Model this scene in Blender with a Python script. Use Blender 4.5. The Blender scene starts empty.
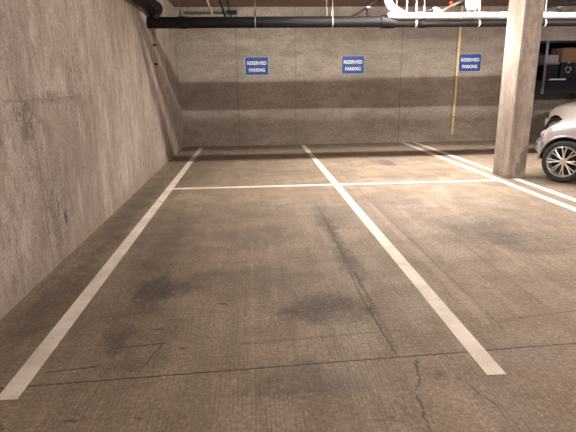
import bpy, bmesh, math, random
from mathutils import Vector, Matrix
random.seed(4)
C = bpy.context.scene.collection
PI = math.pi

# ------------------------------------------------------------------ nodes
class NT:
    def __init__(s, name):
        s.m = bpy.data.materials.new(name); s.m.use_nodes = True
        s.t = s.m.node_tree; s.n = s.t.nodes; s.l = s.t.links
        s.b = s.n['Principled BSDF']; s.out = s.n['Material Output']
        s.co = s.n.new('ShaderNodeTexCoord').outputs['Object']
    def put(s, sock, v):
        if hasattr(v, 'is_output'): s.l.new(v, sock)
        else: sock.default_value = v
    def math(s, op, a, b=None, c=None, clamp=False):
        n = s.n.new('ShaderNodeMath'); n.operation = op; n.use_clamp = clamp
        s.put(n.inputs[0], a)
        if b is not None: s.put(n.inputs[1], b)
        if c is not None: s.put(n.inputs[2], c)
        return n.outputs[0]
    def vec(s, op, a, b=None, scale=None):
        n = s.n.new('ShaderNodeVectorMath'); n.operation = op
        s.put(n.inputs[0], a)
        if b is not None: s.put(n.inputs[1], b)
        if scale is not None: s.put(n.inputs['Scale'], scale)
        return n.outputs['Value'] if op in ('DOT_PRODUCT', 'DISTANCE', 'LENGTH') else n.outputs[0]
    def noise(s, scale, detail=4, rough=.55, stretch=None, vec=None, off=(0, 0, 0)):
        v = vec or s.co
        mp = s.n.new('ShaderNodeMapping'); s.l.new(v, mp.inputs[0])
        mp.inputs['Location'].default_value = off
        if stretch: mp.inputs['Scale'].default_value = stretch
        n = s.n.new('ShaderNodeTexNoise'); s.l.new(mp.outputs[0], n.inputs['Vector'])
        n.inputs['Scale'].default_value = scale; n.inputs['Detail'].default_value = detail
        n.inputs['Roughness'].default_value = rough
        return n.outputs['Fac'], n.outputs['Color']
    def ramp(s, v, a, b, lo=0., hi=1.):
        n = s.n.new('ShaderNodeMapRange'); n.interpolation_type = 'SMOOTHSTEP'
        s.put(n.inputs[0], v)
        for i, x in enumerate((a, b, lo, hi)): n.inputs[i + 1].default_value = x
        return n.outputs[0]
    def mix(s, f, a, b, mode='MIX'):
        n = s.n.new('ShaderNodeMix'); n.data_type = 'RGBA'; n.blend_type = mode
        s.put(n.inputs[0], f); s.put(n.inputs[6], a if hasattr(a, 'is_output') else (*a, 1) if len(a) == 3 else a)
        s.put(n.inputs[7], b if hasattr(b, 'is_output') else (*b, 1) if len(b) == 3 else b)
        return n.outputs[2]
    def bump(s, h, dist=.01, strength=.5):
        n = s.n.new('ShaderNodeBump'); s.l.new(h, n.inputs['Height'])
        n.inputs['Distance'].default_value = dist; n.inputs['Strength'].default_value = strength
        s.l.new(n.outputs[0], s.b.inputs['Normal'])
    def xyz(s, v=None):
        n = s.n.new('ShaderNodeSeparateXYZ'); s.l.new(v or s.co, n.inputs[0]); return n.outputs
    def blob(s, P, x, y, z, rx, ry, rz, soft=.6, rough_by=None, amp=.5):
        d = s.vec('SUBTRACT', P, (x, y, z)); d = s.vec('DIVIDE', d, (rx, ry, rz)); L = s.vec('LENGTH', d)
        if rough_by is not None: L = s.math('ADD', L, s.math('MULTIPLY', s.math('SUBTRACT', rough_by, .5), amp))
        return s.ramp(L, 1 - soft, 1.0, 1, 0)
    def seg(s, P, A, B, w, soft=.5):
        D = Vector(B) - Vector(A); q = s.vec('SUBTRACT', P, tuple(A))
        t = s.math('MULTIPLY', s.vec('DOT_PRODUCT', q, tuple(D / D.length_squared)), 1, clamp=True)
        pr = s.vec('SCALE', tuple(D), scale=t)
        d = s.vec('DISTANCE', q, pr)
        return s.ramp(d, w * (1 - soft), w, 1, 0)
    def maxi(s, L):
        r = L[0]
        for v in L[1:]: r = s.math('MAXIMUM', r, v)
        return r

def plain(name, col, rough=.6, metal=0., coat=0., var=.12, scale=9., spec=.5):
    s = NT(name); s.b.inputs['Specular IOR Level'].default_value = spec
    f, _ = s.noise(scale, 3)
    a = tuple(c * (1 - var) for c in col); b = tuple(min(1, c * (1 + var)) for c in col)
    s.l.new(s.mix(f, a, b), s.b.inputs['Base Color'])
    s.b.inputs['Roughness'].default_value = rough; s.b.inputs['Metallic'].default_value = metal
    s.b.inputs['Coat Weight'].default_value = coat
    return s.m

def mat_floor():
    s = NT('slab_concrete')
    rgh, _ = s.noise(9, 6, .75, stretch=(1.6, .8, 1)); big, _ = s.noise(.55, 4); mid, _ = s.noise(2.6, 5, .6); fin, _ = s.noise(38, 4, .7); grain, _ = s.noise(190, 2, .6)
    _, wob = s.noise(3.5, 3)
    _, wob2 = s.noise(14, 3)
    P = s.vec('ADD', s.co, s.vec('SCALE', s.vec('SUBTRACT', wob, (.5, .5, .5)), scale=.35))
    Pl = s.vec('ADD', s.co, s.vec('SCALE', s.vec('SUBTRACT', wob2, (.5, .5, .5)), scale=.03))
    Pc = s.vec('ADD', s.co, s.vec('SCALE', s.vec('SUBTRACT', wob2, (.5, .5, .5)), scale=.06))
    x, y, z = s.xyz()
    col = s.mix(s.ramp(big, .3, .7), (.265, .217, .158), (.350, .292, .220))
    col = s.mix(s.ramp(mid, .42, .62, 0, .50), col, (.200, .160, .118))
    # streaks dragged along the drive direction
    st, _ = s.noise(2.2, 4, .6, stretch=(3.2, .35, 1))
    col = s.mix(s.ramp(st, .44, .60, 0, .55), col, (.20, .162, .122))
    st2, _ = s.noise(2.0, 4, .6, stretch=(.5, 2.6, 1), off=(3, 7, 0))
    col = s.mix(s.ramp(st2, .50, .66, 0, .40), col, (.195, .16, .122))
    # broom tines
    xo = s.math('ADD', x, s.math('MULTIPLY', mid, .02))
    tn = s.math('SINE', s.math('MULTIPLY', xo, 2 * PI / .024))
    tmask, _ = s.noise(1.3, 3, .5, stretch=(2.5, .6, 1), off=(5, 1, 0))
    tin = s.math('MULTIPLY', s.ramp(tn, .1, .95), s.ramp(tmask, .35, .6, .25, 1))
    lf, _ = s.noise(22, 4, .7, stretch=(2, .25, 1)); tin = s.math('MULTIPLY', tin, s.ramp(lf, .38, .58, 0, 1))
    col = s.mix(s.math('MULTIPLY', tin, .55), col, (.12, .095, .07))
    # long pale and dark trowel bands along the bays
    bands = [((.85, 2.72, 0), (.84, 6.4, 0), .022, .40), ((1.63, 2.9, 0), (1.6, 9, 0), .012, .5), ((1.1, 3.2, 0), (1.1, 7, 0), .007, .35),
             ((2.10, 3.1, 0), (2.10, 7.4, 0), .009, .45), ((2.62, 3.4, 0), (2.66, 7.5, 0), .009, .5), ((-.09, 2.3, 0), (-.09, 5, 0), .006, .35),
             ((.30, 1.8, 0), (.30, 5, 0), .005, .25), ((1.68, 3.0, 0), (2.9, 3.17, 0), .014, .55), ((.62, 2.90, 0), (1.8, 2.98, 0), .013, .50), ((-.1, 2.84, 0), (.62, 2.90, 0), .022, .42),
             ((2.4, 4.25, 0), (3.6, 4.25, 0), .012, .35), ((-.55, 2.30, 0), (.7, 2.31, 0), .02, .18)]
    for A, B, w, k in bands:
        col = s.mix(s.math('MULTIPLY', s.seg(Pl, A, B, w), k), col, (.085, .066, .048))
    for A, B, w, k in [((1.56, 2.99, 0), (1.56, 6.5, 0), .05, .30), ((1.0, 2.93, 0), (1.62, 2.97, 0), .02, .25), ((1.86, 3.1, 0), (1.86, 6, 0), .04, .18), ((.16, 2.4, 0), (.16, 5, 0), .05, .15), ((-.04, 2.3, 0), (-.04, 5, 0), .02, .22), ((2.38, 3.2, 0), (2.38, 7, 0), .04, .18)]:
        col = s.mix(s.math('MULTIPLY', s.seg(Pl, A, B, w), k), col, (.46, .39, .30))
    # oil and tyre stains
    st_l = [(-.83, 3.76, .15, .36, .95), (-.60, 3.76, .22, .14, .55), (-.42, 4.0, .22, .18, .38), (-.92, 2.95, .09, .20, .65), (-.80, 3.2, .25, .5, .30), (-.66, 3.10, .05, .03, .6),
            (.48, 3.30, .34, .32, .62), (.80, 3.19, .05, .035, .9), (.84, 5.3, .10, 1.0, .60), (.84, 4.2, .07, .8, .45), (.25, 3.28, .22, .05, .45), (.05, 5.2, .5, .45, .30), (-.3, 6.2, .6, .8, .30),
            (2.50, 5.05, .45, .55, .55), (2.7, 4.5, .45, .25, .35), (3.1, 5.6, .5, .5, .30), (-.44, 2.77, .018, .018, .9), (-.26, 3.45, .02, .03, .8), (.28, 2.42, .28, .17, .42), (.0, 2.33, .18, .08, .3),
            (-1.55, 3.6, .22, .9, .55), (-1.6, 6.5, .2, 2.2, .60), (-1.0, 5.3, .35, 1.3, .42), (-.9, 4.6, .25, .9, .35), (-1.1, 3.3, .3, .4, .3), (1.0, 6.0, .5, .6, .25), (2.0, 6.6, .5, .4, .25), (3.3, 4.4, .3, .4, .25), (.1, 3.9, .5, .3, .25), (-.75, 2.68, .3, .12, .35), (2.9, 8.4, 1.1, .28, .28), (3.5, 8.9, .35, .25, .3), (.6, 9.0, 1.3, .5, .25),
            (1.9, 3.55, .05, .03, .5), (-.95, 2.14, .05, .025, .8), (-.62, 2.14, .03, .02, .7), (.66, 2.05, .04, .02, .6), (5.0, 7.6, .9, .5, .5), (-1.2, 9.5, .5, 1.8, .35), (-1.3, 2.14, .04, .02, .6), (1.0, 2.40, .03, .05, .4)]
    for X, Y, rx, ry, k in st_l:
        col = s.mix(s.math('MULTIPLY', s.blob(P, X, Y, 0, rx * 1.35, ry * 1.35, 1, .75, rgh, 1.3), min(1, k * 1.15)), col, (.052, .044, .036))
    col = s.mix(s.math('MULTIPLY', s.blob(P, -.3, 10.2, 0, .22, .55, 1, .4), .25), col, (.42, .34, .24))
    # scrapes, saw-cut joint and cracks
    cracks = [((-.90, 2.86, 0), (-.60, 2.90, 0), .011, .9), ((-.62, 2.88, 0), (-.68, 2.63, 0), .009, .8), ((-1.22, 2.62, 0), (-.95, 2.66, 0), .012, .75), ((.83, 2.64, 0), (.80, 3.4, 0), .010, .85), ((.80, 3.4, 0), (.84, 5.8, 0), .010, .6)]
    for A, B, w, k in cracks:
        col = s.mix(s.math('MULTIPLY', s.seg(Pl, A, B, w), k), col, (.04, .03, .024))
    for A, B in (((.93, 2.55, 0), (.88, 2.36, 0)), ((.88, 2.36, 0), (.82, 2.22, 0)), ((.82, 2.22, 0), (.80, 1.9, 0)), ((.86, 3.3, 0), (.83, 4.4, 0)), ((.83, 4.4, 0), (.86, 6.0, 0)), ((1.1, 2.35, 0), (1.2, 2.1, 0)), ((2.4, 4.6, 0), (3.3, 4.75, 0)), ((2.4, 7.3, 0), (3.2, 8.9, 0))):
        col = s.mix(s.math('MULTIPLY', s.seg(Pc, A, B, .010, .7), .85), col, (.05, .038, .03))
    jt = s.seg(s.vec('ADD', s.co, s.vec('SCALE', s.vec('SUBTRACT', wob2, (.5, .5, .5)), scale=.008)), (-1.9, 2.455, 0), (12, 3.15, 0), .0085, .4)
    col = s.mix(s.math('MULTIPLY', jt, .92), col, (.03, .022, .018))
    col = s.mix(s.ramp(grain, .42, .60, 0, .50), col, (.11, .085, .062))
    col = s.mix(s.ramp(fin, .47, .60, 0, .42), col, (.10, .078, .056))
    col = s.mix(s.ramp(fin, .45, .33, 0, .30), col, (.50, .42, .33))
    s.l.new(col, s.b.inputs['Base Color'])
    s.put(s.b.inputs['Roughness'], s.ramp(mid, .3, .7, .62, .85)); s.b.inputs['Specular IOR Level'].default_value = .35
    h = s.math('SUBTRACT', s.math('MULTIPLY', fin, .5), s.math('ADD', s.math('MULTIPLY', tin, .35), s.math('MULTIPLY', jt, 2)))
    s.bump(h, .004, .6)
    return s.m

def mat_left_wall():
    s = NT('formed_concrete')
    x, y, z = s.xyz()
    big, _ = s.noise(.8, 4, .55, stretch=(1, 1, .6)); mid, _ = s.noise(3.2, 6, .62, stretch=(1, 1, .55)); fin, _ = s.noise(42, 4, .7); gr, _ = s.noise(160, 2, .6)
    stk, _ = s.noise(3.4, 6, .68, stretch=(1, 1.7, .38)); _, wb = s.noise(9, 3)
    P = s.vec('ADD', s.co, s.vec('SCALE', s.vec('SUBTRACT', wb, (.5, .5, .5)), scale=.05))
    col = s.mix(s.ramp(big, .35, .65), (.335, .29, .255), (.47, .415, .37))
    # sheets of formwork, each its own tone
    pan = s.math('MULTIPLY', s.ramp(y, 5.68, 5.72, 0, 1), s.ramp(y, 8.68, 8.72, 1, 0))
    col = s.mix(s.math('MULTIPLY', pan, .30), col, (.335, .285, .228))
    lowp = s.math('MULTIPLY', s.ramp(z, 1.47, 1.50, 1, 0), s.math('MULTIPLY', s.ramp(y, 4.28, 4.34, 0, 1), s.ramp(y, 5.9, 6.1, 1, 0)))
    col = s.mix(s.math('MULTIPLY', lowp, .5), col, (.235, .195, .165))
    col = s.mix(s.ramp(mid, .46, .60, 0, .50), col, (.20, .16, .138))
    col = s.mix(s.ramp(stk, .48, .66, 0, .55), col, (.20, .16, .135))
    col = s.mix(s.ramp(stk, .47, .34, 0, .60), col, (.56, .50, .45))
    col = s.mix(s.ramp(fin, .47, .60, 0, .42), col, (.17, .13, .11))
    col = s.mix(s.ramp(fin, .45, .33, 0, .4), col, (.56, .49, .43))
    fl_, _ = s.noise(14, 5, .7, stretch=(1, 1.3, .4), off=(0, 3, 1)); col = s.mix(s.ramp(fl_, .53, .62, 0, .55), col, (.15, .115, .098))
    # honeycombed corner patch of the pour
    sc, _ = s.noise(26, 5, .75, stretch=(1, 1.6, .7))
    hc = s.math('MULTIPLY', s.blob(P, -1.83, 4.22, 1.35, 1, .28, .30, .7), s.ramp(sc, .47, .56))
    hc2 = s.math('MULTIPLY', s.ramp(s.noise(1.4, 3, off=(0, 2, 2))[0], .5, .62), s.ramp(sc, .57, .64, 0, .6))
    hc3 = s.math('MULTIPLY', s.blob(P, -1.83, 4.6, .45, 1, .5, .55, .7), s.ramp(sc, .52, .60, 0, .8))
    hc4 = s.math('MULTIPLY', s.blob(P, -1.83, 4.9, 1.50, 1, .95, .07, .8), s.ramp(sc, .48, .57, 0, .8))
    hc5 = s.math('MULTIPLY', s.blob(P, -1.83, 5.5, 1.72, 1, .45, .25, .8), s.ramp(sc, .52, .60, 0, .7))
    lines = [hc4, hc5]
    for A, B, w, k in [((-1.83, 3.9, 1.485), (-1.83, 5.6, 1.485), .016, .30), ((-1.83, 5.72, 1.4), (-1.83, 5.72, 3.4), .008, .35), ((-1.83, 4.33, .1), (-1.83, 4.33, 1.48), .012, .45),
                       ((-1.83, 8.70, 0), (-1.83, 8.70, 2.6), .014, .6), ((-1.83, 7.6, 0), (-1.83, 7.6, 2.7), .008, .3), ((-1.83, 6.4, 0), (-1.83, 6.42, 1.5), .01, .35), ((-1.83, 6.8, 1), (-1.83, 6.8, 3), .008, .35), ((-1.83, 4.80, 1.9), (-1.83, 4.80, 3.4), .008, .35)]:
        lines.append(s.math('MULTIPLY', s.seg(P, A, B, w), k))
    spots = [s.blob(P, -1.83, 4.76, .37, 1, .035, .085, .4), s.math('MULTIPLY', s.blob(P, -1.83, 5.9, 1.78, 1, .02, .08, .5), .7), s.math('MULTIPLY', s.blob(P, -1.83, 5.6, 1.95, 1, .02, .06, .5), .6), s.math('MULTIPLY', s.blob(P, -1.83, 7.9, 1.6, 1, .03, .05, .5), .8)]
    d = s.maxi([s.math('MULTIPLY', hc, .75), hc2, hc3] + lines + spots)
    col = s.mix(d, col, (.06, .043, .036))
    rust = s.blob(P, -1.83, 10.2, 2.62, 1, .35, .22, .9, fin, .6)
    col = s.mix(s.math('MULTIPLY', rust, .7), col, (.10, .045, .022))
    foot_dark = s.ramp(s.math('ADD', z, s.math('MULTIPLY', mid, .5)), .25, .55, .45, 0)  # wall colour gets darker towards the foot
    col = s.mix(foot_dark, col, (.20, .16, .12))
    ef = s.blob(P, -1.83, 6.05, .75, 1, .06, .7, .8, fin, .5)
    col = s.mix(s.math('MULTIPLY', ef, .35), col, (.5, .45, .38))
    col = s.mix(s.ramp(gr, .42, .60, 0, .40), col, (.17, .135, .115))
    s.l.new(col, s.b.inputs['Base Color']); s.b.inputs['Roughness'].default_value = .85
    s.bump(s.math('SUBTRACT', s.math('ADD', s.math('MULTIPLY', fin, .5), mid), s.math('MULTIPLY', d, 1.5)), .012, .5)
    return s.m

def mat_wall(name='blasted_concrete', seams=True):
    s = NT(name)
    x, y, z = s.xyz()
    big, _ = s.noise(.7, 4); mid, _ = s.noise(4, 5, .65, stretch=(1, 1, .5)); fin, _ = s.noise(60, 3, .7); gr, _ = s.noise(24, 3, .7)
    col = s.mix(s.ramp(big, .35, .65), (.335, .306, .262), (.43, .395, .345))
    col = s.mix(s.ramp(mid, .45, .75, 0, .40), col, (.24, .198, .16))
    st_, _ = s.noise(2.2, 6, .65, stretch=(1, 1, 2.6), off=(1, 0, 4))
    col = s.mix(s.ramp(st_, .44, .60, 0, .45), col, (.20, .165, .132))
    col = s.mix(s.ramp(gr, .42, .62, 0, .45), col, (.16, .13, .105))
    col = s.mix(s.ramp(fin, .46, .62, 0, .50), col, (.12, .095, .078))
    col = s.mix(s.ramp(fin, .46, .32, 0, .4), col, (.52, .46, .38))
    if seams:
        Ls = [s.math('MULTIPLY', s.seg(s.co, (X, 13.3, 0), (X, 13.3, 3.45), .014), k) for X, k in ((-.35, .45), (1.16, .30), (3.95, .5), (2.4, .12), (6.9, .4))]
        col = s.mix(s.maxi(Ls), col, (.09, .07, .055))
    s.l.new(col, s.b.inputs['Base Color']); s.b.inputs['Roughness'].default_value = .88
    s.bump(s.math('ADD', gr, fin), .006, .5)
    return s.m

def mat_column():
    s = NT('column_concrete')
    mid, _ = s.noise(3, 5, .6, stretch=(1, 1, .3)); fin, _ = s.noise(50, 4, .7); sc, _ = s.noise(7, 5, .7, stretch=(1, 1, .45)); _, wb = s.noise(6, 4)
    P = s.vec('ADD', s.co, s.vec('SCALE', s.vec('SUBTRACT', wb, (.5, .5, .5)), scale=.16))
    col = s.mix(s.ramp(mid, .35, .7), (.37, .325, .29), (.265, .228, .20))
    col = s.mix(s.ramp(sc, .50, .55, 0, .55), col, (.19, .162, .15))
    col = s.mix(s.ramp(fin, .47, .62, 0, .5), col, (.17, .14, .12))
    # scraped grey patch low on the front, and a scuffed foot
    d = s.maxi([s.blob(P, 4.52, 7.9, .38, .09, .1, .20, .3), s.blob(P, 4.44, 7.9, .17, .09, .1, .13, .3)])
    col = s.mix(s.math('MULTIPLY', d, .7), col, (.12, .10, .095))
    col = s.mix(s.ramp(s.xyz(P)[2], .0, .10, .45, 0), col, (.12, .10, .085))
    ed = s.maxi([s.seg(P, (4.30, 7.9, 0), (4.31, 7.9, 3.4), .035), s.seg(P, (4.24, 8.1, 0), (4.24, 8.08, 3.4), .03)])
    col = s.mix(s.math('MULTIPLY', ed, .45), col, (.17, .14, .12))
    s.l.new(col, s.b.inputs['Base Color']); s.b.inputs['Roughness'].default_value = .85
    s.bump(s.math('ADD', s.math('MULTIPLY', fin, .5), sc), .01, .5)
    return s.m

def mat_ceiling():
    s = NT('ceiling_concrete')
    a, _ = s.noise(1.5, 4, .6); b, _ = s.noise(25, 3, .6)
    col = s.mix(a, (.20, .125, .105), (.27, .175, .15)); col = s.mix(s.ramp(b, .4, .8, 0, .4), col, (.12, .075, .06))
    s.l.new(col, s.b.inputs['Base Color']); s.b.inputs['Roughness'].default_value = .9
    return s.m

def mat_paint():
    s = NT('worn_white_paint')
    w, _ = s.noise(30, 5, .7, stretch=(1, .5, 1)); b, _ = s.noise(3, 4, .6); f, _ = s.noise(120, 3, .7)
    col = s.mix(s.ramp(b, .35, .7), (.70, .66, .60), (.54, .50, .43))
    col = s.mix(s.ramp(w, .57, .72, 0, .65), col, (.33, .275, .215))
    col = s.mix(s.ramp(f, .5, .8, 0, .3), col, (.40, .35, .29))
    s.l.new(col, s.b.inputs['Base Color']); s.b.inputs['Roughness'].default_value = .7
    return s.m

def mat_emit(name, col, k):
    s = NT(name); s.b.inputs['Base Color'].default_value = (.9, .9, .9, 1)
    s.b.inputs['Emission Color'].default_value = (*col, 1); s.b.inputs['Emission Strength'].default_value = k
    return s.m

def mat_glass():
    s = NT('tinted_glass'); f, _ = s.noise(2, 2)
    s.l.new(s.mix(f, (.012, .014, .016), (.03, .033, .036)), s.b.inputs['Base Color']); s.b.inputs['Roughness'].default_value = .06
    s.b.inputs['Coat Weight'].default_value = .5
    return s.m

M = dict(floor=mat_floor(), left=mat_left_wall(), wall=mat_wall(), wall2=mat_wall('side_concrete', False), col=mat_column(), ceil=mat_ceiling(), paint=mat_paint(), glass=mat_glass(),
    black=plain('black_iron', (.006, .005, .006), .6, var=.4, spec=.16), white_pipe=plain('white_pipe_paint', (.50, .475, .47), .55), strap=plain('galvanised_strap', (.26, .24, .225), .55, .2),
    rod=plain('steel_rod', (.10, .085, .08), .5, .4), tan=plain('tan_pipe_paint', (.30, .22, .13), .6), yellow=plain('yellow_pipe_paint', (.74, .62, .30), .5, var=.1, scale=5),
    blue=plain('sign_blue', (.006, .062, .27), .45, spec=.3), sign_white=plain('sign_white', (.80, .82, .85), .45, var=.03), sign_back=plain('sign_aluminium', (.5, .52, .56), .4, .5),
    red=plain('red_sprinkler', (.45, .05, .03), .4), silver=plain('silver_car_paint', (.36, .345, .37), .36, .3, .25, .04), cream=plain('pearl_car_paint', (.74, .70, .66), .32, .1, .6, .04),
    tyre=plain('tyre_rubber', (.012, .012, .014), .75, var=.3, scale=40), rim=plain('alloy', (.55, .53, .52), .30, .75, var=.08), dark=plain('dark_plastic', (.012, .012, .014), .6, var=.3),
    lamp=plain('lamp_lens', (.62, .62, .64), .12, .1, 1), amber=plain('amber_lens', (.55, .30, .16), .25), carton=plain('cardboard', (.085, .042, .022), .85), grey_box=plain('grey_crate_plastic', (.09, .085, .105), .6),
    blackbox=plain('black_case', (.012, .013, .018), .5, var=.3, spec=.15), mark=plain('grey_print', (.22, .23, .26), .6), cab=plain('dark_blue_steel', (.010, .009, .016), .6, var=.3, spec=.15), ochre=plain('ochre_bag', (.12, .075, .03), .8),
    teal=plain('slate_blue_bin', (.09, .12, .15), .5), lid=plain('pale_highlight', (.62, .62, .66), .35), iron=plain('cover_iron', (.17, .15, .13), .6, .2, var=.2), housing=plain('fixture_enamel', (.55, .55, .55), .5),
    plate=plain('plate_white', (.50, .44, .44), .4), taill=plain('red_lens', (.35, .03, .02), .2))

# ------------------------------------------------------------------ mesh helpers
def obj(name, bm, mat, parent=None, smooth=False, recalc=True):
    if recalc: bmesh.ops.recalc_face_normals(bm, faces=bm.faces)
    me = bpy.data.meshes.new(name); bm.to_mesh(me); bm.free()
    for m_ in (mat if isinstance(mat, list) else [mat]): me.materials.append(m_)
    if smooth:
        for p in me.polygons: p.use_smooth = True
        me.set_sharp_from_angle(angle=math.radians(35))
    o = bpy.data.objects.new(name, me); C.objects.link(o)
    if parent: o.parent = parent
    return o
def box(bm, x0, x1, y0, y1, z0, z1, bev=0):
    r = bmesh.ops.create_cube(bm, size=1)['verts']
    for v in r: v.co = Vector(((x0 + x1) / 2 + v.co.x * (x1 - x0), (y0 + y1) / 2 + v.co.y * (y1 - y0), (z0 + z1) / 2 + v.co.z * (z1 - z0)))
    if bev:
        es = {e for v in r for e in v.link_edges}
        bmesh.ops.bevel(bm, geom=list(es), offset=bev, segments=2, affect='EDGES', profile=.5)
    return r
def B(*a, bev=0): bm = bmesh.new(); box(bm, *a, bev=bev); return bm
def frames(pts):
    T = []
    for i in range(len(pts)):
        a = pts[max(i - 1, 0)]; b = pts[min(i + 1, len(pts) - 1)]; T.append((b - a).normalized())
    u = T[0].orthogonal().normalized(); R = []
    for t in T:
        u = (u - t * u.dot(t)).normalized(); R.append((u, t.cross(u)))
    return R
def tube(bm, pts, r, n=14, cap=True):
    pts = [Vector(p) for p in pts]; rs = r if isinstance(r, (list, tuple)) else [r] * len(pts)
    rings = []
    for p, (u, w), q in zip(pts, frames(pts), rs):
        rings.append([bm.verts.new(p + u * math.cos(2 * PI * k / n) * q + w * math.sin(2 * PI * k / n) * q) for k in range(n)])
    for a, b in zip(rings, rings[1:]):
        for k in range(n): bm.faces.new((a[k], a[(k + 1) % n], b[(k + 1) % n], b[k]))
    if cap: bm.faces.new(rings[0]); bm.faces.new(rings[-1])
def TB(pts, r, n=14): bm = bmesh.new(); tube(bm, pts, r, n); return bm
def arc(p0, p1, p2, n=8):     # quadratic bend
    p0, p1, p2 = Vector(p0), Vector(p1), Vector(p2)
    return [p0 * (1 - t) ** 2 + p1 * 2 * t * (1 - t) + p2 * t * t for t in [i / n for i in range(n + 1)]]
def lathe(bm, prof, c=(0, 0, 0), axis='y', n=40, closed=False):
    c = Vector(c); rings = []
    for r, h in prof:
        ring = []
        for k in range(n):
            a = 2 * PI * k / n
            v = Vector((r * math.cos(a), h, r * math.sin(a))) if axis == 'y' else Vector((r * math.cos(a), r * math.sin(a), h)) if axis == 'z' else Vector((h, r * math.cos(a), r * math.sin(a)))
            ring.append(bm.verts.new(c + v))
        rings.append(ring)
    for a, b in zip(rings, rings[1:] + ([rings[0]] if closed else [])):
        for k in range(n): bm.faces.new((a[k], a[(k + 1) % n], b[(k + 1) % n], b[k]))
    if not closed: bm.faces.new(rings[0]); bm.faces.new(rings[-1])
def tag(o, label, cat, group=None):
    o['label'] = label; o['category'] = cat
    if group: o['group'] = group
    return o
def thing(name, label, cat, loc=(0, 0, 0), rz=0, group=None):
    o = bpy.data.objects.new(name, None); C.objects.link(o); o.location = loc; o.rotation_euler = (0, 0, rz); o.empty_display_size = .1
    return tag(o, label, cat, group)
def struct(name, bm, mat):
    o = obj(name, bm, mat); o['kind'] = 'structure'; return o

# ------------------------------------------------------------------ setting
XW, YW, ZC = -1.83, 13.3, 3.45
X1, Y0 = 13.0, -5.0
struct('floor', B(XW - .2, X1 + .2, Y0 - .2, YW + .2, -.2, 0), M['floor'])
struct('ceiling', B(XW - .2, X1 + .2, Y0 - .2, YW + .2, ZC, ZC + .2), M['ceil'])
struct('wall_left', B(XW - .2, XW, Y0, YW, 0, ZC), M['left'])
struct('wall_back', B(XW - .2, X1 + .2, YW, YW + .2, 0, ZC), M['wall'])
struct('wall_right', B(X1, X1 + .2, Y0, YW, 0, ZC), M['wall2'])
struct('wall_front', B(XW - .2, X1 + .2, Y0 - .2, Y0, 0, ZC), M['wall2'])

col_t = B(4.24, 4.56, 7.9, 8.42, 0, ZC, bev=.018)
tag(obj('concrete_column', col_t, M['col'], smooth=True), 'square bare concrete column standing beside the double white lines, scraped near its foot', 'column')

# painted bay lines, a thin film of paint each
def line(name, x0, x1, y0, y1, label, group=None):
    bm = bmesh.new(); box(bm, x0, x1, y0, y1, .0004, .003)
    return tag(obj(name, bm, M['paint']), label, 'painted line', group)
line('painted_line', -1.342 - .056, -1.342 + .056, 2.37, 13.0, 'long worn white bay line running beside the left concrete wall')
line('painted_line', 1.328 - .057, 1.328 + .057, 2.36, 13.1, 'long white bay line down the middle of the floor, between the two empty bays')
line('painted_line', 4.065 - .06, 4.065 + .06, 2.3, 13.27, 'long white line of the double pair, passing just left of the column foot')
line('painted_line', 4.385 - .06, 4.385 + .06, 8.44, 13.27, 'white line of the double pair running from the column back to the far wall')
line('painted_line', 4.385 - .06, 4.385 + .06, 2.3, 7.88, 'white line of the double pair in front of the column, beside the silver car')
line('painted_line', -1.285, 1.27, 7.74, 7.85, 'thin white cross line across the left bay, between left and middle lines')
line('painted_line', 1.386, 4.004, 7.74, 7.85, 'thin white cross line across the right bay, ending at the column foot')

# floor covers
t = thing('floor_cover', 'small grey rectangular iron cover set in the floor near the third sign', 'floor cover', (2.73, 9.86, 0))
obj('cover_plate', B(-.16, .16, -.30, .30, .0005, .006, bev=.002), M['iron'], t)
for k in range(5):
    obj('cover_slot', B(-.12, .12, -.24 + k * .12 - .012, -.24 + k * .12 + .012, .0062, .0078), M['dark'], t)

# ------------------------------------------------------------------ cross drain pipe
PY = 9.65
main = thing('drain_pipe', 'long black drain pipe hung across the bays below the ceiling', 'pipe', (XW, PY, 2.68))
def loc(o, p): return o
bm = bmesh.new(); tube(bm, [(.002, 0, 0), (4.30, 0, 0)], .098, 24)
obj('pipe_run', bm, M['black'], main, smooth=True)
bm = bmesh.new(); tube(bm, [(4.26, 0, .0), (4.30, 0, .0), (4.34, 0, 0), (4.48, 0, -.015), (4.55, 0, -.028)], [.112, .116, .116, .105, .085], 24)
obj('reducer_coupling', bm, M['black'], main, smooth=True)
bm = bmesh.new(); tube(bm, [(4.5, 0, -.032), (14.6, 0, -.032)], .068, 20)
obj('narrow_pipe_run', bm, M['black'], main, smooth=True)
for xx in (5.02, 8.9):
    bm = bmesh.new(); tube(bm, [(xx, 0, -.032), (xx + .1, 0, -.032)], .08, 20); obj('pipe_coupling', bm, M['black'], main, smooth=True)
# branch that joins from above, along the left wall
bm = bmesh.new(); tube(bm, [(.13, 0, .06), (.13, 0, .22)], .09, 18); obj('tee', bm, M['black'], main, smooth=True)
bm = bmesh.new(); tube(bm, [(.135, .16, .255), (.135, -9, .33)], .128, 24); obj('branch_run', bm, M['black'], main, smooth=True)
bm = bmesh.new(); tube(bm, [(.135, .17, .255), (.135, .10, .255)], .1335, 24); obj('pipe_cap', bm, M['black'], main, smooth=True)
bm = bmesh.new(); tube(bm, [(.56, 0, 0), (.70, 0, 0)], .108, 24); obj('pipe_coupling', bm, M['black'], main, smooth=True)

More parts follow.
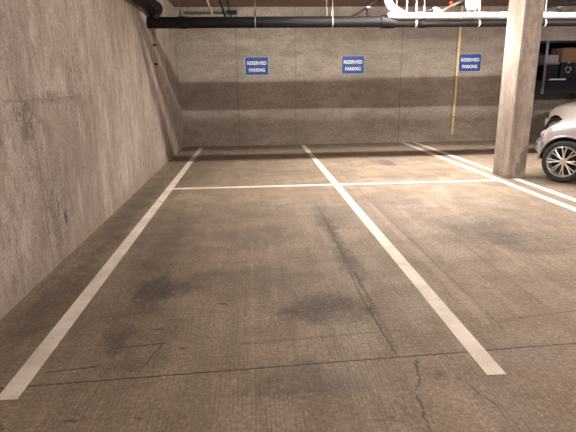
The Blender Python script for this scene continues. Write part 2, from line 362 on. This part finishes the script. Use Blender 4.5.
def hanger(x, r, zc, label, bright):
    t = thing('pipe_hanger', label, 'pipe hanger', (x, PY, zc), group='strap hangers on the black drain pipe')
    m = M['white_pipe'] if bright else M['strap']; hw = .014 if bright else .009
    bm = bmesh.new(); lathe(bm, [(r + .001, -hw), (r + .006, -hw), (r + .006, hw), (r + .001, hw)], axis='x', n=28, closed=True)
    obj('strap', bm, m, t, smooth=True)
    bm = bmesh.new(); box(bm, -.018, .018, -.012, .012, r + .004, r + .10); obj('clevis', bm, M['rod'] if not bright else m, t)
    bm = bmesh.new(); tube(bm, [(0, 0, r + .1), (0, 0, ZC - zc - .001)], .009 if bright else .008, 8); obj('rod', bm, m if bright else M['rod'], t, smooth=True)
hanger(-1.235, .098, 2.68, 'thin strap hanger nearest the left wall on the black drain pipe', False)
hanger(.11, .098, 2.68, 'thin strap hanger on the black pipe just above the leftmost blue sign', False)
hanger(1.53, .098, 2.68, 'thin strap hanger on the black pipe just left of the middle blue sign', False)
hanger(3.10, .068, 2.648, 'pale strap hanger on the black pipe between middle sign and yellow pipe', True)
hanger(4.31, .068, 2.648, 'pale strap hanger on the black pipe just left of the column', True)
hanger(5.60, .068, 2.648, 'pale strap hanger on the black pipe just right of the column', True)

# ------------------------------------------------------------------ white pipes beside the lamp
wp = thing('white_pipe', 'white pipe lying over the black drain pipe, with a ribbed elbow rising to the ceiling', 'pipe', (2.5, PY - .075, 2.775))
bm = bmesh.new(); tube(bm, [(.05, 0, 0), (10.4, 0, 0)], .05, 16); obj('pipe_run', bm, M['white_pipe'], wp, smooth=True)
pts = [Vector((.03, .0, .67)), Vector((.03, 0, .42)), Vector((.035, 0, .34))] + arc((.04, 0, .28), (.07, 0, .10), (.36, 0, .015), 10)[1:]
dense = []
for a, b in zip(pts, pts[1:]):
    for i in range(4): dense.append(a.lerp(b, i / 4))
dense.append(pts[-1]); rs = [.070 + (.007 if i % 3 == 0 else 0) - .018 * max(0, (i / len(dense) - .75) * 4) for i in range(len(dense))]
bm = bmesh.new(); tube(bm, dense, rs, 16); obj('ribbed_elbow', bm, M['white_pipe'], wp, smooth=True)
for xx in (.62, 2.2, 3.1):
    bm = bmesh.new(); tube(bm, [(xx, 0, 0), (xx + .09, 0, 0)], .058, 16); obj('pipe_coupling', bm, M['white_pipe'], wp, smooth=True)

t = thing('bent_pipe', 'small white pipe bent like a peak above the black drain pipe', 'pipe', (3.49, PY + .12, 2.90))
bm = bmesh.new(); tube(bm, [(-.03, 0, .005)] + arc((.0, 0, .01), (.07, 0, .0), (.13, -.03, -.09), 6) + [(.24, -.05, -.14)], .042, 12); obj('pipe_run', bm, M['white_pipe'], t, smooth=True)
bm = bmesh.new(); tube(bm, [(-.36, 0, -.10), (-.20, 0, -.05), (-.06, 0, .0), (-.02, 0, .004)], .034, 12); obj('dark_arm', bm, M['black'], t, smooth=True)['label'] = 'black arm'

t = thing('sprinkler', 'red sprinkler head on a slanting grey pipe above the drain pipe', 'sprinkler', (3.82, PY + .2, 3.0))
bm = bmesh.new(); tube(bm, [(-.28, 0, -.17), (.35, 0, .13), (.9, 0, .38)], .024, 10); obj('feed_pipe', bm, M['strap'], t, smooth=True)
bm = bmesh.new(); lathe(bm, [(.03, .05), (.035, .02), (.018, -.01), (.018, -.03), (.045, -.035), (.045, -.045)], (0, -.03, .0), 'z', 16); obj('sprinkler_head', bm, M['red'], t, smooth=True)

t = thing('capped_pipe', 'thick white capped pipe dropping from the ceiling left of the column', 'pipe', (4.15, PY - .02, 2.87))
bm = bmesh.new(); lathe(bm, [(.03, 0), (.075, .012), (.105, .05), (.115, .10), (.115, .58)], (0, 0, 0), 'z', 28); obj('pipe_run', bm, M['white_pipe'], t, smooth=True)
bm = bmesh.new(); lathe(bm, [(.122, .12), (.126, .13), (.126, .18), (.122, .19)], (0, 0, 0), 'z', 28); obj('collar', bm, M['white_pipe'], t, smooth=True)
for sx in (-.06, .06):
    bm = bmesh.new(); tube(bm, [(sx, 0, .03), (sx, 0, -.045)], .014, 8); obj('cap_stud', bm, M['strap'], t, smooth=True)

def rod(name, pts, r, mat, label, cat):
    p0 = Vector(pts[0]); bm = bmesh.new(); tube(bm, [Vector(p) - p0 for p in pts], r, 10)
    o = obj(name, bm, mat, smooth=True); o.location = p0; return tag(o, label, cat)
rod('brace_rod', [(1.88, PY + .14, 2.76), (2.40, PY + .14, 3.06), (3.07, PY + .14, ZC - .0005)], .019, M['black'], 'dark slanting brace rod rising right to the ceiling beside the white elbow', 'brace')
t = thing('pipe_stub', 'short black pipe stub standing on the drain pipe below the slanting brace', 'pipe', (2.20, PY, 2.7785))
bm = bmesh.new(); tube(bm, [(0, 0, 0), (0, 0, .14)], .040, 14); obj('stub', bm, M['black'], t, smooth=True)
bm = bmesh.new(); tube(bm, [(0, 0, .14), (0, 0, .165)], .034, 14); obj('cap', bm, M['white_pipe'], t, smooth=True)
rod('slim_pipe', [(-.90, PY + .25, ZC - .001), (-.64, PY + .25, 2.74)], .024, M['tan'], 'slim tan pipe slanting down behind the drain pipe near the left wall', 'pipe')
rod('slim_pipe', [(-.64, PY + .3, ZC - .001), (-.42, PY + .3, 2.74)], .020, M['black'], 'left one of two slim black pipes slanting behind the drain pipe', 'pipe')
rod('slim_pipe', [(-.46, PY + .3, ZC - .001), (-.33, PY + .3, 2.78)], .013, M['black'], 'right and thinner one of two slim black pipes slanting behind the drain pipe', 'pipe')
rod('suspension_wire', [(1.44, PY + .05, 2.74), (1.42, PY + .05, ZC - .0005)], .006, M['strap'], 'thin pale wire just left of the hanger by the middle sign', 'wire')
rod('suspension_wire', [(2.93, PY + .05, 2.74), (2.95, PY + .05, ZC - .0005)], .012, M['white_pipe'], 'pale wire between the ribbed white elbow and the next strap hanger', 'wire')
rod('suspension_wire', [(3.27, PY + .05, 2.74), (3.27, PY + .05, ZC - .0005)], .010, M['white_pipe'], 'pale wire just left of the peak-shaped white pipe', 'wire')
rod('suspension_wire', [(2.74, PY + .05, 2.90), (2.74, PY + .05, ZC - .0005)], .012, M['strap'], 'short grey rod just right of the ribbed white elbow', 'wire')
rod('wall_conduit', [(-1.6, 13.24, 3.31), (-.55, 13.24, 3.31)], .03, M['rod'], 'dark horizontal conduit on the top of the far wall, left end', 'conduit')
t = thing('junction_box', 'small dark green junction box at the end of the dark conduit on the far wall', 'junction box', (-.42, 13.24, 3.31))
obj('box_body', B(-.14, .14, -.05, .05, -.06, .06, bev=.01), M['teal'], t); obj('box_cover', B(-.12, .12, -.058, -.0505, -.045, .045), M['cab'], t)
t = thing('ceiling_bracket', 'dark slanting ceiling bracket at top right, right of the column', 'bracket', (6.2, 10.2, 3.1))
obj('arm', TB([(-.28, 0, -.10), (.55, 0, .02)], .022, 10), M['black'], t, smooth=True)
obj('brace', TB([(-.1, 0, -.07), (.55, 0, .2), (.9, 0, .345)], .016, 10), M['black'], t, smooth=True)
t = thing('pipe_stub', 'small dark pipe stub on top of the white pipe, right of the column', 'pipe', (5.83, PY - .075, 2.826))
obj('stub', TB([(0, 0, 0), (0, 0, .075)], .045, 14), M['black'], t, smooth=True)
obj('cap', TB([(0, 0, .075), (0, 0, .09)], .05, 14), M['rod'], t, smooth=True)

# wall anchors near the corner
for z_, nm in ((2.33, 'upper'), (1.98, 'lower')):
    t = thing('wall_anchor', nm + ' of two small dark steel anchors on the left wall near the far corner', 'anchor', (XW, 10.05, z_))
    obj('pin', TB([(.0, 0, 0), (.06, 0, 0)], .016, 8), M['black'], t); obj('washer', TB([(.0005, 0, 0), (.012, 0, 0)], .034, 14), M['rod'], t)

# yellow pipe on the far wall
t = thing('wall_pipe', 'thin yellow vertical pipe on the far wall, left edge of the right sign', 'pipe', (5.43, YW, .2))
bm = bmesh.new(); tube(bm, [(0, -.045, 0), (.02, -.045, 3.249)], .036, 14); obj('pipe_run', bm, M['yellow'], t, smooth=True)
for zz in (.45, 1.5, 2.9):
    obj('clip', B(-.05, .06, -.081, -.0, zz, zz + .03, bev=.004), M['strap'], t)

# ------------------------------------------------------------------ signs
def text_mesh(body, size, ext):
    cu = bpy.data.curves.new('t', 'FONT'); cu.body = body; cu.size = size; cu.align_x = 'CENTER'; cu.align_y = 'CENTER'; cu.extrude = ext; cu.offset = size * .026; cu.space_character = 1.04
    o = bpy.data.objects.new('t', cu); C.objects.link(o)
    bpy.context.view_layer.update()
    me = bpy.data.meshes.new_from_object(o.evaluated_get(bpy.context.evaluated_depsgraph_get()))
    bpy.data.objects.remove(o); bpy.data.curves.remove(cu)
    return me
def sign(x, z, label, wd=.60, ht=.45):
    t = thing('parking_sign', label, 'sign', (x, YW, z), group='blue reserved parking signs on the far wall')
    obj('backing', B(-wd / 2, wd / 2, -.010, -.003, -ht / 2, ht / 2, bev=.002), M['sign_white'], t)
    obj('blue_face', B(-wd / 2 + .005, wd / 2 - .005, -.013, -.0102, -ht / 2 + .005, ht / 2 - .005), M['blue'], t)
    for s_, zz, w_ in (('RESERVED', .075, .49), ('PARKING', -.095, .41)):
        me = text_mesh(s_, .15, .0012); me.materials.clear(); me.materials.append(M['sign_white'])
        o = bpy.data.objects.new('lettering', me); C.objects.link(o); o.parent = t
        xs = [v.co.x for v in me.vertices]; ys = [v.co.y for v in me.vertices]; cx = (max(xs) + min(xs)) / 2; cy = (max(ys) + min(ys)) / 2
        k = w_ / (max(xs) - min(xs)); k2 = .088 / (max(ys) - min(ys))
        for v in me.vertices: v.co = Vector(((v.co.x - cx) * k, -.0146 + v.co.z * .8 * -1, zz + (v.co.y - cy) * k2))
        o['label'] = 'white lettering ' + s_
    for sx in (-1, 1):
        for sz in (-1, 1):
            obj('screw', TB([(sx * .27, -.0128, sz * .195), (sx * .27, -.017, sz * .195)], .006, 8), M['sign_back'], t)
sign(.165, 2.03, 'leftmost blue reserved parking sign on the far wall, in dim light')
sign(2.665, 2.035, 'middle blue reserved parking sign on the far wall, between two empty bays')
sign(5.795, 2.06, 'blue reserved parking sign beside the yellow pipe, near the column')

# ------------------------------------------------------------------ storage shelving on the far wall, right
CX0, CX1, CY, CZ0, CZ1 = 6.75, 10.95, 12.35, 1.25, 2.53
cab = thing('storage_shelf', 'dark wall-hung storage shelving above the cars, right of the column', 'shelf', (CX0, CY, CZ0))
L = CX1 - CX0; D = YW - CY - .01; Hh = CZ1 - CZ0
obj('back_panel', B(0, L, D - .02, D, .0, Hh), M['cab'], cab)
obj('side_panel', B(0, .04, 0, D - .021, 0, Hh), M['cab'], cab); obj('side_panel', B(L - .04, L, 0, D - .021, 0, Hh), M['cab'], cab)
obj('top_panel', B(.041, L - .041, 0, D - .021, Hh - .05, Hh), M['cab'], cab)
obj('shelf_board', B(.041, L - .041, .01, D - .021, .30, .34), M['cab'], cab)
obj('apron', B(.041, L - .041, 0, .03, 0, .299), M['blackbox'], cab)
obj('bottom_panel', B(.041, L - .041, .031, D - .021, 0, .04), M['cab'], cab)
for px in (.56, 2.0, 3.4): obj('upright', B(px - .03, px + .03, -.03, -.001, 0, Hh), M['grey_box'], cab)
SZ = CZ0 + .3405
def crate(name, x, y, z, w, d, h, mat, label, cat, rz=0, lid=None, bev=.01):
    t = thing(name, label, cat, (x, y, z), rz, )
    obj('body', B(-w / 2, w / 2, -d / 2, d / 2, 0, h, bev=bev), mat, t)
    if lid: obj('lid', B(-w / 2 - .012, w / 2 + .012, -d / 2 - .012, d / 2 + .012, h + .0005, h + .045, bev=.006), lid, t)
    return t
t = crate('storage_crate', 7.08, 12.65, SZ, .26, .35, .45, M['ochre'], 'ochre bag standing at the left end of the storage shelf', 'bag', bev=.05)
obj('bag_handle', TB(arc((-.09, 0, .44), (0, 0, .58), (.09, 0, .44), 8), .012, 8), M['dark'], t); t.name = 'storage_bag'
crate('plastic_crate', 7.56, 12.62, SZ, .30, .42, .38, M['blackbox'], 'dark crate on the shelf just left of the black case with the emblem', 'crate', lid=M['grey_box'])
crate('plastic_crate', 7.52, 12.62, SZ + .4255, .34, .42, .18, M['grey_box'], 'shallow grey crate lying on top of the dark crate', 'crate')
t = crate('storage_case', 7.96, 12.60, SZ, .38, .40, .42, M['blackbox'], 'black case with a pale round arrow emblem on the shelf', 'case', bev=.015)
bm = bmesh.new()
for k in range(3):
    a0 = PI / 2 + k * 2 * PI / 3
    n = 7; ri, ro = .052, .082; a_ = [a0 + .12 + i * (1.35 / n) for i in range(n + 1)]
    vi = [bm.verts.new((math.cos(a) * ri, -.203, .25 + math.sin(a) * ri)) for a in a_]; vo = [bm.verts.new((math.cos(a) * ro, -.203, .25 + math.sin(a) * ro)) for a in a_]
    for i in range(n): bm.faces.new((vi[i], vi[i + 1], vo[i + 1], vo[i]))
    ae = a_[-1]; tip = ae + .5
    bm.faces.new([bm.verts.new((math.cos(ae) * .036, -.203, .25 + math.sin(ae) * .036)), bm.verts.new((math.cos(tip) * .067, -.203, .25 + math.sin(tip) * .067)), bm.verts.new((math.cos(ae) * .1, -.203, .25 + math.sin(ae) * .1))])
r = bmesh.ops.extrude_face_region(bm, geom=list(bm.faces)); bmesh.ops.translate(bm, verts=[v for v in r['geom'] if isinstance(v, bmesh.types.BMVert)], vec=(0, -.003, 0))
obj('emblem', bm, M['mark'], t)
obj('latch', B(-.03, .03, -.212, -.2005, .40, .43), M['mark'], t)
t = crate('cardboard_box', 7.97, 12.62, SZ + .431, .46, .45, .34, M['carton'], 'brown cardboard box on top of the black case on the shelf', 'box', rz=.06, bev=.004)
obj('flap', B(-.23, .23, -.235, -.2255, .20, .339), M['carton'], t); obj('tape', B(-.03, .03, -.2258, .2258, .3402, .343), M['tan'], t)
crate('plastic_bin', 8.52, 12.62, SZ, .42, .45, .62, M['teal'], 'tall slate blue bin on the shelf at the right picture edge', 'bin', lid=M['cab'])
crate('cardboard_box', 9.25, 12.62, SZ, .6, .45, .5, M['carton'], 'brown cardboard box on the shelf beyond the slate blue bin', 'box', bev=.004)
t = thing('edge_highlight', 'thin pale strip standing in for the highlight on the storage shelf front edge', 'strip', (7.64, 12.37, SZ))  # pale strip draws the highlight along the shelf's front edge
obj('highlight_base', B(-.20, .20, -.09, .002, 0, .022, bev=.004), M['lid'], t)
obj('highlight_rim', B(-.205, .205, -.10, -.091, 0, .034), M['lid'], t)

# ------------------------------------------------------------------ cars
def apply_mods(o):
    dg = bpy.context.evaluated_depsgraph_get(); dg.update()
    me = bpy.data.meshes.new_from_object(o.evaluated_get(dg)); o.modifiers.clear(); o.data = me
def catmull(tab, x):
    # linear-smooth interpolation of a table of (x, vals)
    for a, b in zip(tab, tab[1:]):
        if x <= b[0]:
            t = (x - a[0]) / (b[0] - a[0]); t = min(max(t, 0), 1); return [p + (q - p) * t for p, q in zip(a[1:], b[1:])]
    return list(tab[-1][1:])
def make_car(label, loc_, rz, paint, steer, s=1.0):
    car = thing('car', label, 'car', loc_, rz); car.scale = (1, 1, 1)
    LEN, XF, XR, WR = 4.05, .48, 3.25, .335
    #      x   W    zb   zs   zt
    tab = [(0, .50, .34, .60, .70), (.03, .62, .32, .70, .80), (.10, .725, .28, .78, .865), (.24, .79, .24, .88, .975), (.48, .825, .22, .93, 1.045), (.8, .84, .20, .955, 1.09), (1.2, .85, .19, .965, 1.12),
           (1.6, .85, .19, .96, 1.10), (2.6, .85, .19, .97, 1.08), (3.2, .845, .2, .97, 1.08), (3.6, .82, .22, .96, 1.06), (3.9, .76, .28, .90, 1.0), (4.0, .66, .32, .82, .93), (4.05, .5, .36, .74, .84)]
    xs = [0, .03, .10, .24, .48, .8, 1.2, 1.6, 2.1, 2.6, 3.0, 3.3, 3.6, 3.9, 4.0, 4.05]
    bm = bmesh.new(); rings = []
    for x in xs:
        W, zb, zs, zt = catmull(tab, x)
        half = [(0, zb), (.72 * W, zb), (.94 * W, zb + .05), (.995 * W, zb + .16), (W, (zb + zs) / 2 + .05), (.975 * W, zs - .06), (.90 * W, zs + .015), (.72 * W, zs + (zt - zs) * .55), (.40 * W, zt - .015), (0, zt)]
        ring = [(y, z) for y, z in half] + [(-y, z) for y, z in half[-2:0:-1]]
        rings.append([bm.verts.new((x, y, z)) for y, z in ring])
    n = len(rings[0])
    for a, b in zip(rings, rings[1:]):
        for k in range(n): bm.faces.new((a[k], a[(k + 1) % n], b[(k + 1) % n], b[k]))
    bm.faces.new(rings[0]); bm.faces.new(rings[-1])
    body = obj('body', bm, [paint, M['dark']], car)
    sub = body.modifiers.new('s', 'SUBSURF'); sub.levels = 2; sub.render_levels = 2
    apply_mods(body)
    cb = bmesh.new()
    for xc in (XF, XR):
        for sy in (-1, 1):
            lathe(cb, [(.40, -.17), (.40, .3)], (xc, sy * .74 + (-.13 if sy < 0 else 0), .335), 'y', 48)
    cut = obj('cut', cb, [paint, M['dark']])
    for p in cut.data.polygons: p.material_index = 1
    cut.parent = car
    bo = body.modifiers.new('b', 'BOOLEAN'); bo.object = cut; bo.operation = 'DIFFERENCE'; bo.solver = 'EXACT'
    try: bo.material_mode = 'TRANSFER'
    except Exception: pass
    apply_mods(body); bpy.data.objects.remove(cut)
    me = body.data
    while len(me.materials) > 2: me.materials.pop()
    if len(me.materials) < 2:
        me.materials.clear(); me.materials.append(paint); me.materials.append(M['dark'])
    for p in me.polygons: p.use_smooth = True
    me.set_sharp_from_angle(angle=math.radians(30))
    # arch lips following the side of the body
    for xc in (XF, XR):
        for sy in (-1, 1):
            pts = []
            for k in range(-4, 29):
                a = PI * k / 24; x = xc + .405 * math.cos(a); z = .335 + .405 * math.sin(a)
                W, zb, zs, zt = catmull(tab, max(x, .03)); f = 1.0 if z < .62 else 1 - .028 * (z - .62) / .15
                if z > zb + .02: pts.append((x, sy * (W * f - .004), z))
            o = obj('wheel_arch_lip', TB(pts, .020, 8), paint, car, smooth=True)
    # bumpers
    def bumper(sgn, x0):
        bm = bmesh.new(); rows = []
        for i in range(25):
            y = -.76 + 1.52 * i / 24; q = abs(y / .76)
            x = x0 + sgn * (.15 * q ** 3); dd = .20 - .17 * q ** 4
            rows.append([bm.verts.new((x + dx * sgn, y, z)) for dx, z in ((dd, .63), (.01, .63), (-.015, .61), (-.02, .54), (-.015, .47), (.01, .44), (dd, .44))])
        for a, b in zip(rows, rows[1:]):
            for k in range(6): bm.faces.new((a[k], b[k], b[k + 1], a[k + 1]))
            bm.faces.new((a[6], b[6], b[0], a[0]))
        bm.faces.new(rows[0]); bm.faces.new(rows[-1])
        return obj('bumper', bm, paint, car, smooth=True)
    fb = bumper(1, -.07); rb = bumper(-1, LEN + .07)
    obj('licence_plate', B(-.10, -.0915, -.26, .26, .48, .59, bev=.002), M['plate'], fb)
    obj('lower_grille', B(.0, .16, -.45, .45, .33, .43, bev=.02), M['dark'], car)
    obj('grille', B(-.012, .10, -.34, .34, .66, .73, bev=.01), M['dark'], car)
    for sy in (-1, 1):
        bm = bmesh.new(); bmesh.ops.create_uvsphere(bm, u_segments=20, v_segments=12, radius=1)
        for v in bm.verts: v.co = Vector((.115 + v.co.x * .085, sy * .56 + v.co.y * .12, .735 + v.co.z * .07))
        h = obj('headlight', bm, M['lamp'], car, smooth=True)
        obj('side_marker', B(.12, .17, sy * .70 - .03, sy * .70 + .03, .60, .75, bev=.008) if 0 else TB([(.165, sy * .725, .66), (.125, sy * .695, .80)], .018, 8), M['lamp'], car, smooth=True)
        bm = bmesh.new(); bmesh.ops.create_uvsphere(bm, u_segments=16, v_segments=10, radius=1)
        for v in bm.verts: v.co = Vector((3.95 + v.co.x * .06, sy * .66 + v.co.y * .09, .82 + v.co.z * .1))
        obj('tail_light', bm, M['taill'], car, smooth=True)
    # greenhouse
    bm = bmesh.new()
    base = [(1.02, .0), (1.12, .55), (1.45, .74), (2.2, .765), (3.2, .745), (3.75, .66), (3.90, 0)]
    mid_ = [(1.45, .0), (1.50, .50), (1.72, .665), (2.25, .69), (3.1, .67), (3.55, .60), (3.70, 0)]
    top = [(1.80, .0), (1.86, .44), (2.05, .57), (2.4, .60), (3.0, .585), (3.3, .5), (3.42, 0)]
    lv = [(base, 1.0), (mid_, 1.30), (top, 1.50)]
    rr = []
    for L_, z in lv:
        ring = [(x, -y) for x, y in L_] + [(x, y) for x, y in L_[-2:0:-1]]
        rr.append([bm.verts.new((x, y, z + (.03 if z > 1.4 and abs(y) < .3 else 0))) for x, y in ring])
    for a, b in zip(rr, rr[1:]):
        m_ = len(a)
        for k in range(m_): bm.faces.new((a[k], a[(k + 1) % m_], b[(k + 1) % m_], b[k]))
    bm.faces.new(rr[0]); bm.faces.new(rr[-1])
    cabn = obj('cabin', bm, paint, car); sb = cabn.modifiers.new('s', 'SUBSURF'); sb.levels = 2
    sb.render_levels = 2; apply_mods(cabn)
    for p in cabn.data.polygons: p.use_smooth = True
    # glazing: panes wrapped onto the cabin skin
    from mathutils.bvhtree import BVHTree
    bv = BVHTree.FromObject(cabn, bpy.context.evaluated_depsgraph_get())
    def pane(name, f, nu, nv, dirn):
        bm = bmesh.new(); g = []
        for i in range(nu + 1):
            row = []
            for j in range(nv + 1):
                o_ = Vector(f(i / nu, j / nv)); hit = bv.ray_cast(o_, Vector(dirn))
                p = hit[0] + hit[1] * .006 if hit[0] else o_ + Vector(dirn) * 1
                row.append(bm.verts.new(p))
            g.append(row)
        for i in range(nu):
            for j in range(nv): bm.faces.new((g[i][j], g[i + 1][j], g[i + 1][j + 1], g[i][j + 1]))
        o = obj(name, bm, M['glass'], cabn, smooth=True)
        so = o.modifiers.new('t', 'SOLIDIFY'); so.thickness = .004
    for sy in (-1, 1):
        pane('side_window', lambda u, v: (1.75 + u * .62 + v * .12 * (1 - u), sy * 2, 1.11 + v * .27), 8, 6, (0, -sy, 0))
        pane('side_window', lambda u, v: (2.45 + u * .62, sy * 2, 1.11 + v * .27), 8, 6, (0, -sy, 0))
    pane('windshield', lambda u, v: (-1, -.52 + 1.04 * u + (.5 - u) * .15 * v, 1.12 + v * .28), 10, 8, (1, 0, 0))
    pane('rear_window', lambda u, v: (6, -.46 + .92 * u, 1.14 + v * .24), 8, 6, (-1, 0, 0))
    # wheels
    for xc, yy, st in ((XF, -.725, steer), (XF, .725, steer), (XR, -.725, 0), (XR, .725, 0)):
        sg = -1 if yy < 0 else 1
        bm = bmesh.new()
        lathe(bm, [(.245, -.09), (.262, -.105), (.30, -.108), (.325, -.092), (.335, -.06), (.335, .06), (.325, .092), (.30, .108), (.262, .105), (.245, .09)], (0, 0, 0), 'y', 56, closed=True)
        ty = obj('wheel', bm, M['tyre'], car, smooth=True); ty.location = (xc, yy, .336); ty.rotation_euler = (0, 0, st)
        bm = bmesh.new(); lathe(bm, [(.246, sg * .096), (.236, sg * .100), (.226, sg * .085), (.222, sg * -.08), (.246, sg * -.09)], (0, 0, 0), 'y', 56, closed=True)
        rm = obj('rim', bm, M['rim'], ty, smooth=True)
        bm = bmesh.new()
        for k in range(8):
            a = 2 * PI * k / 8
            for da in (-.085, .085):
                p0 = (math.cos(a + da * .6) * .05, sg * .070, math.sin(a + da * .6) * .05); p1 = (math.cos(a + da * 1.15) * .15, sg * .082, math.sin(a + da * 1.15) * .15); p2 = (math.cos(a + da * 1.75) * .228, sg * .084, math.sin(a + da * 1.75) * .228)
                tube(bm, [p0, p1, p2], [.012, .0095, .011], 6)
        obj('spokes', bm, M['rim'], ty, smooth=True)
        bm = bmesh.new(); lathe(bm, [(.0, sg * .092), (.03, sg * .092), (.05, sg * .082), (.058, sg * .055)], (0, 0, 0), 'y', 24); obj('hub_cap', bm, M['rim'], ty, smooth=True)
        bm = bmesh.new(); lathe(bm, [(.13, sg * .0), (.13, sg * .02)], (0, 0, 0), 'y', 32); obj('brake_disc', bm, M['blackbox'], ty, smooth=True)
        bm = bmesh.new(); lathe(bm, [(.221, sg * -.05), (.221, sg * -.02)], (0, 0, 0), 'y', 32); obj('inner_barrel', bm, M['dark'], ty)
    # door shut lines, handles, mirrors
    for sy in (-1, 1):
        obj('door_handle', TB([(2.28, sy * .845, .86), (2.44, sy * .846, .865)], .014, 8), paint, car, smooth=True)
        obj('door_seam', TB([(1.35, sy * .842, .34), (1.36, sy * .843, .60), (1.42, sy * .83, .90)], .005, 6), M['dark'], car)
        obj('door_seam', TB([(2.48, sy * .845, .34), (2.50, sy * .848, .60), (2.50, sy * .832, .92)], .005, 6), M['dark'], car)
        obj('side_sill', TB([(.95, sy * .80, .23), (2.80, sy * .805, .23)], .035, 10), M['dark'], car, smooth=True)
        bm = bmesh.new(); bmesh.ops.create_uvsphere(bm, u_segments=16, v_segments=10, radius=1)
        for v in bm.verts: v.co = Vector((1.62 + v.co.x * .05, sy * .90 + v.co.y * .10, 1.12 + v.co.z * .065))
        obj('side_mirror', bm, paint, car, smooth=True)
        obj('mirror_arm', TB([(1.64, sy * .76, 1.04), (1.63, sy * .86, 1.10)], .018, 8), M['dark'], car, smooth=True)
    return car
def place_car(W, phi):      # ground point under the near front wheel's outer face -> car origin
    x, y = .48, -.83
    return (W[0] - x * math.cos(phi) - y * math.sin(phi), W[1] + x * math.sin(phi) - y * math.cos(phi), 0)
P1 = math.radians(46)
make_car('silver car with multi-spoke alloy wheel, parked right of the column', place_car((4.90, 7.45), P1), -P1, M['silver'], math.radians(-8))
P2 = math.radians(84)
suv = make_car('pale cream car parked behind the silver car, below the storage shelf', place_car((7.40, 11.75), P2), -P2, M['cream'], 0)
suv.scale = (1.06, 1.06, 1.06)

# ------------------------------------------------------------------ lighting fixtures
def fixture(x, y, z, length, label, k, hood=0, colr=(1, .86, .76)):
    t = thing('strip_light', label, 'ceiling light', (x, y, z), 0, group='fluorescent strip lights under the ceiling')
    bm = bmesh.new(); box(bm, -length / 2 - .04, length / 2 + .04, -.04, .04, .04, .105, bev=.006); obj('housing', bm, M['housing'], t)
    em = mat_emit('tube_glow', colr, k)
    obj('tube', TB([(-length / 2, 0, 0), (length / 2, 0, 0)], .016, 12), em, t)
    if hood:                                                 # pressed steel reflector, open below
        bm = bmesh.new(); sec = [(-.13, -hood), (-.05, .036), (.05, .036), (.13, -hood), (.134, -hood), (.053, .0395), (-.053, .0395), (-.134, -hood)]
        ra, rb = [[bm.verts.new((sx * (length / 2 + .05), a, b)) for a, b in sec] for sx in (-1, 1)]
        for i in range(8): bm.faces.new((ra[i], ra[(i + 1) % 8], rb[(i + 1) % 8], rb[i]))
        bm.faces.new(ra); bm.faces.new(rb)
        obj('reflector', bm, M['housing'], t)
    for sx in (-1, 1):
        obj('lamp_holder', B(sx * (length / 2 + .018) - .012, sx * (length / 2 + .018) + .012, -.02, .02, -.022, .034), M['housing'], t)
        obj('stem', TB([(sx * length * .35, 0, .105), (sx * length * .35, 0, ZC - z - .002)], .008, 8), M['rod'], t)
fixture(3.9, 9.33, 3.22, 2.4, 'strip light with reflector hung over the drain pipe left of the column', 1000, hood=.097, colr=(1, .89, .81))
fixture(2.3, 8.12, 3.26, 2.4, 'strip light hung in front of the drain pipe, left of the column', 1080, colr=(1, .90, .80))
fixture(6.5, 8.12, 3.26, 2.4, 'unseen strip light added right of the column to light the far wall and shelf', 560, colr=(1, .88, .83))  # added lamp, brightens the far wall and shelf at right
fixture(9.6, 8.9, 3.26, 2.4, 'strip light hung over the parked cars', 60)
fixture(5.4, 1.6, 3.26, 2.4, 'strip light hung over the aisle at the right', 1350, colr=(1, .85, .75))
fixture(-.2, -.6, 3.26, 2.4, 'strip light hung over the aisle near the left wall', 150, colr=(1, .84, .72))
for yy, zz, rr_, nm in ((8.48, 3.038, .045, 'upper unseen dark pipe, added to shade the foot of the far wall'), (8.40, 2.955, .034, 'lower unseen dark pipe, added to shade the floor before the far wall')):
    t = thing('conduit', nm, 'conduit', (XW, yy, zz))  # unseen pipes added to block strip light from the far wall foot and floor
    obj('blocker_run', TB([(0.002, 0, 0), (14.8, 0, 0)], rr_, 18), M['black'], t, smooth=True)
    for xx in (.9, 3.4, 7.0, 10.2):
        obj('blocker_rod', TB([(xx, 0, rr_), (xx, 0, ZC - zz - .002)], .005, 8), M['rod'], t)

w = bpy.data.worlds.new('world'); bpy.context.scene.world = w; w.use_nodes = True
w.node_tree.nodes['Background'].inputs[0].default_value = (.03, .027, .025, 1); w.node_tree.nodes['Background'].inputs[1].default_value = 1

# ------------------------------------------------------------------ camera
F, YAW, PITCH, ROLL = 493.7, .0688990830, .262962652, -.0126879471
cy, sy, cp, sp = math.cos(YAW), math.sin(YAW), math.cos(PITCH), math.sin(PITCH)
fwd = Vector((sy * cp, cy * cp, -sp)); right = Vector((cy, -sy, 0)); up = right.cross(fwd)
c_, s_ = math.cos(ROLL), math.sin(ROLL)
r2 = right * c_ + up * s_; u2 = -right * s_ + up * c_
cam = bpy.data.cameras.new('camera'); co = bpy.data.objects.new('camera', cam); C.objects.link(co)
cam.sensor_width = 36; cam.lens = F * 36 / 576; cam.clip_start = .05
m = Matrix((r2, u2, -fwd)).transposed().to_4x4(); m.translation = (0, 0, 1.6); co.matrix_world = m
S = bpy.context.scene; S.camera = co
S.view_settings.view_transform = 'Standard'; S.view_settings.look = 'None'; S.view_settings.exposure = 0; S.view_settings.gamma = 1; S.view_settings.use_curve_mapping = False
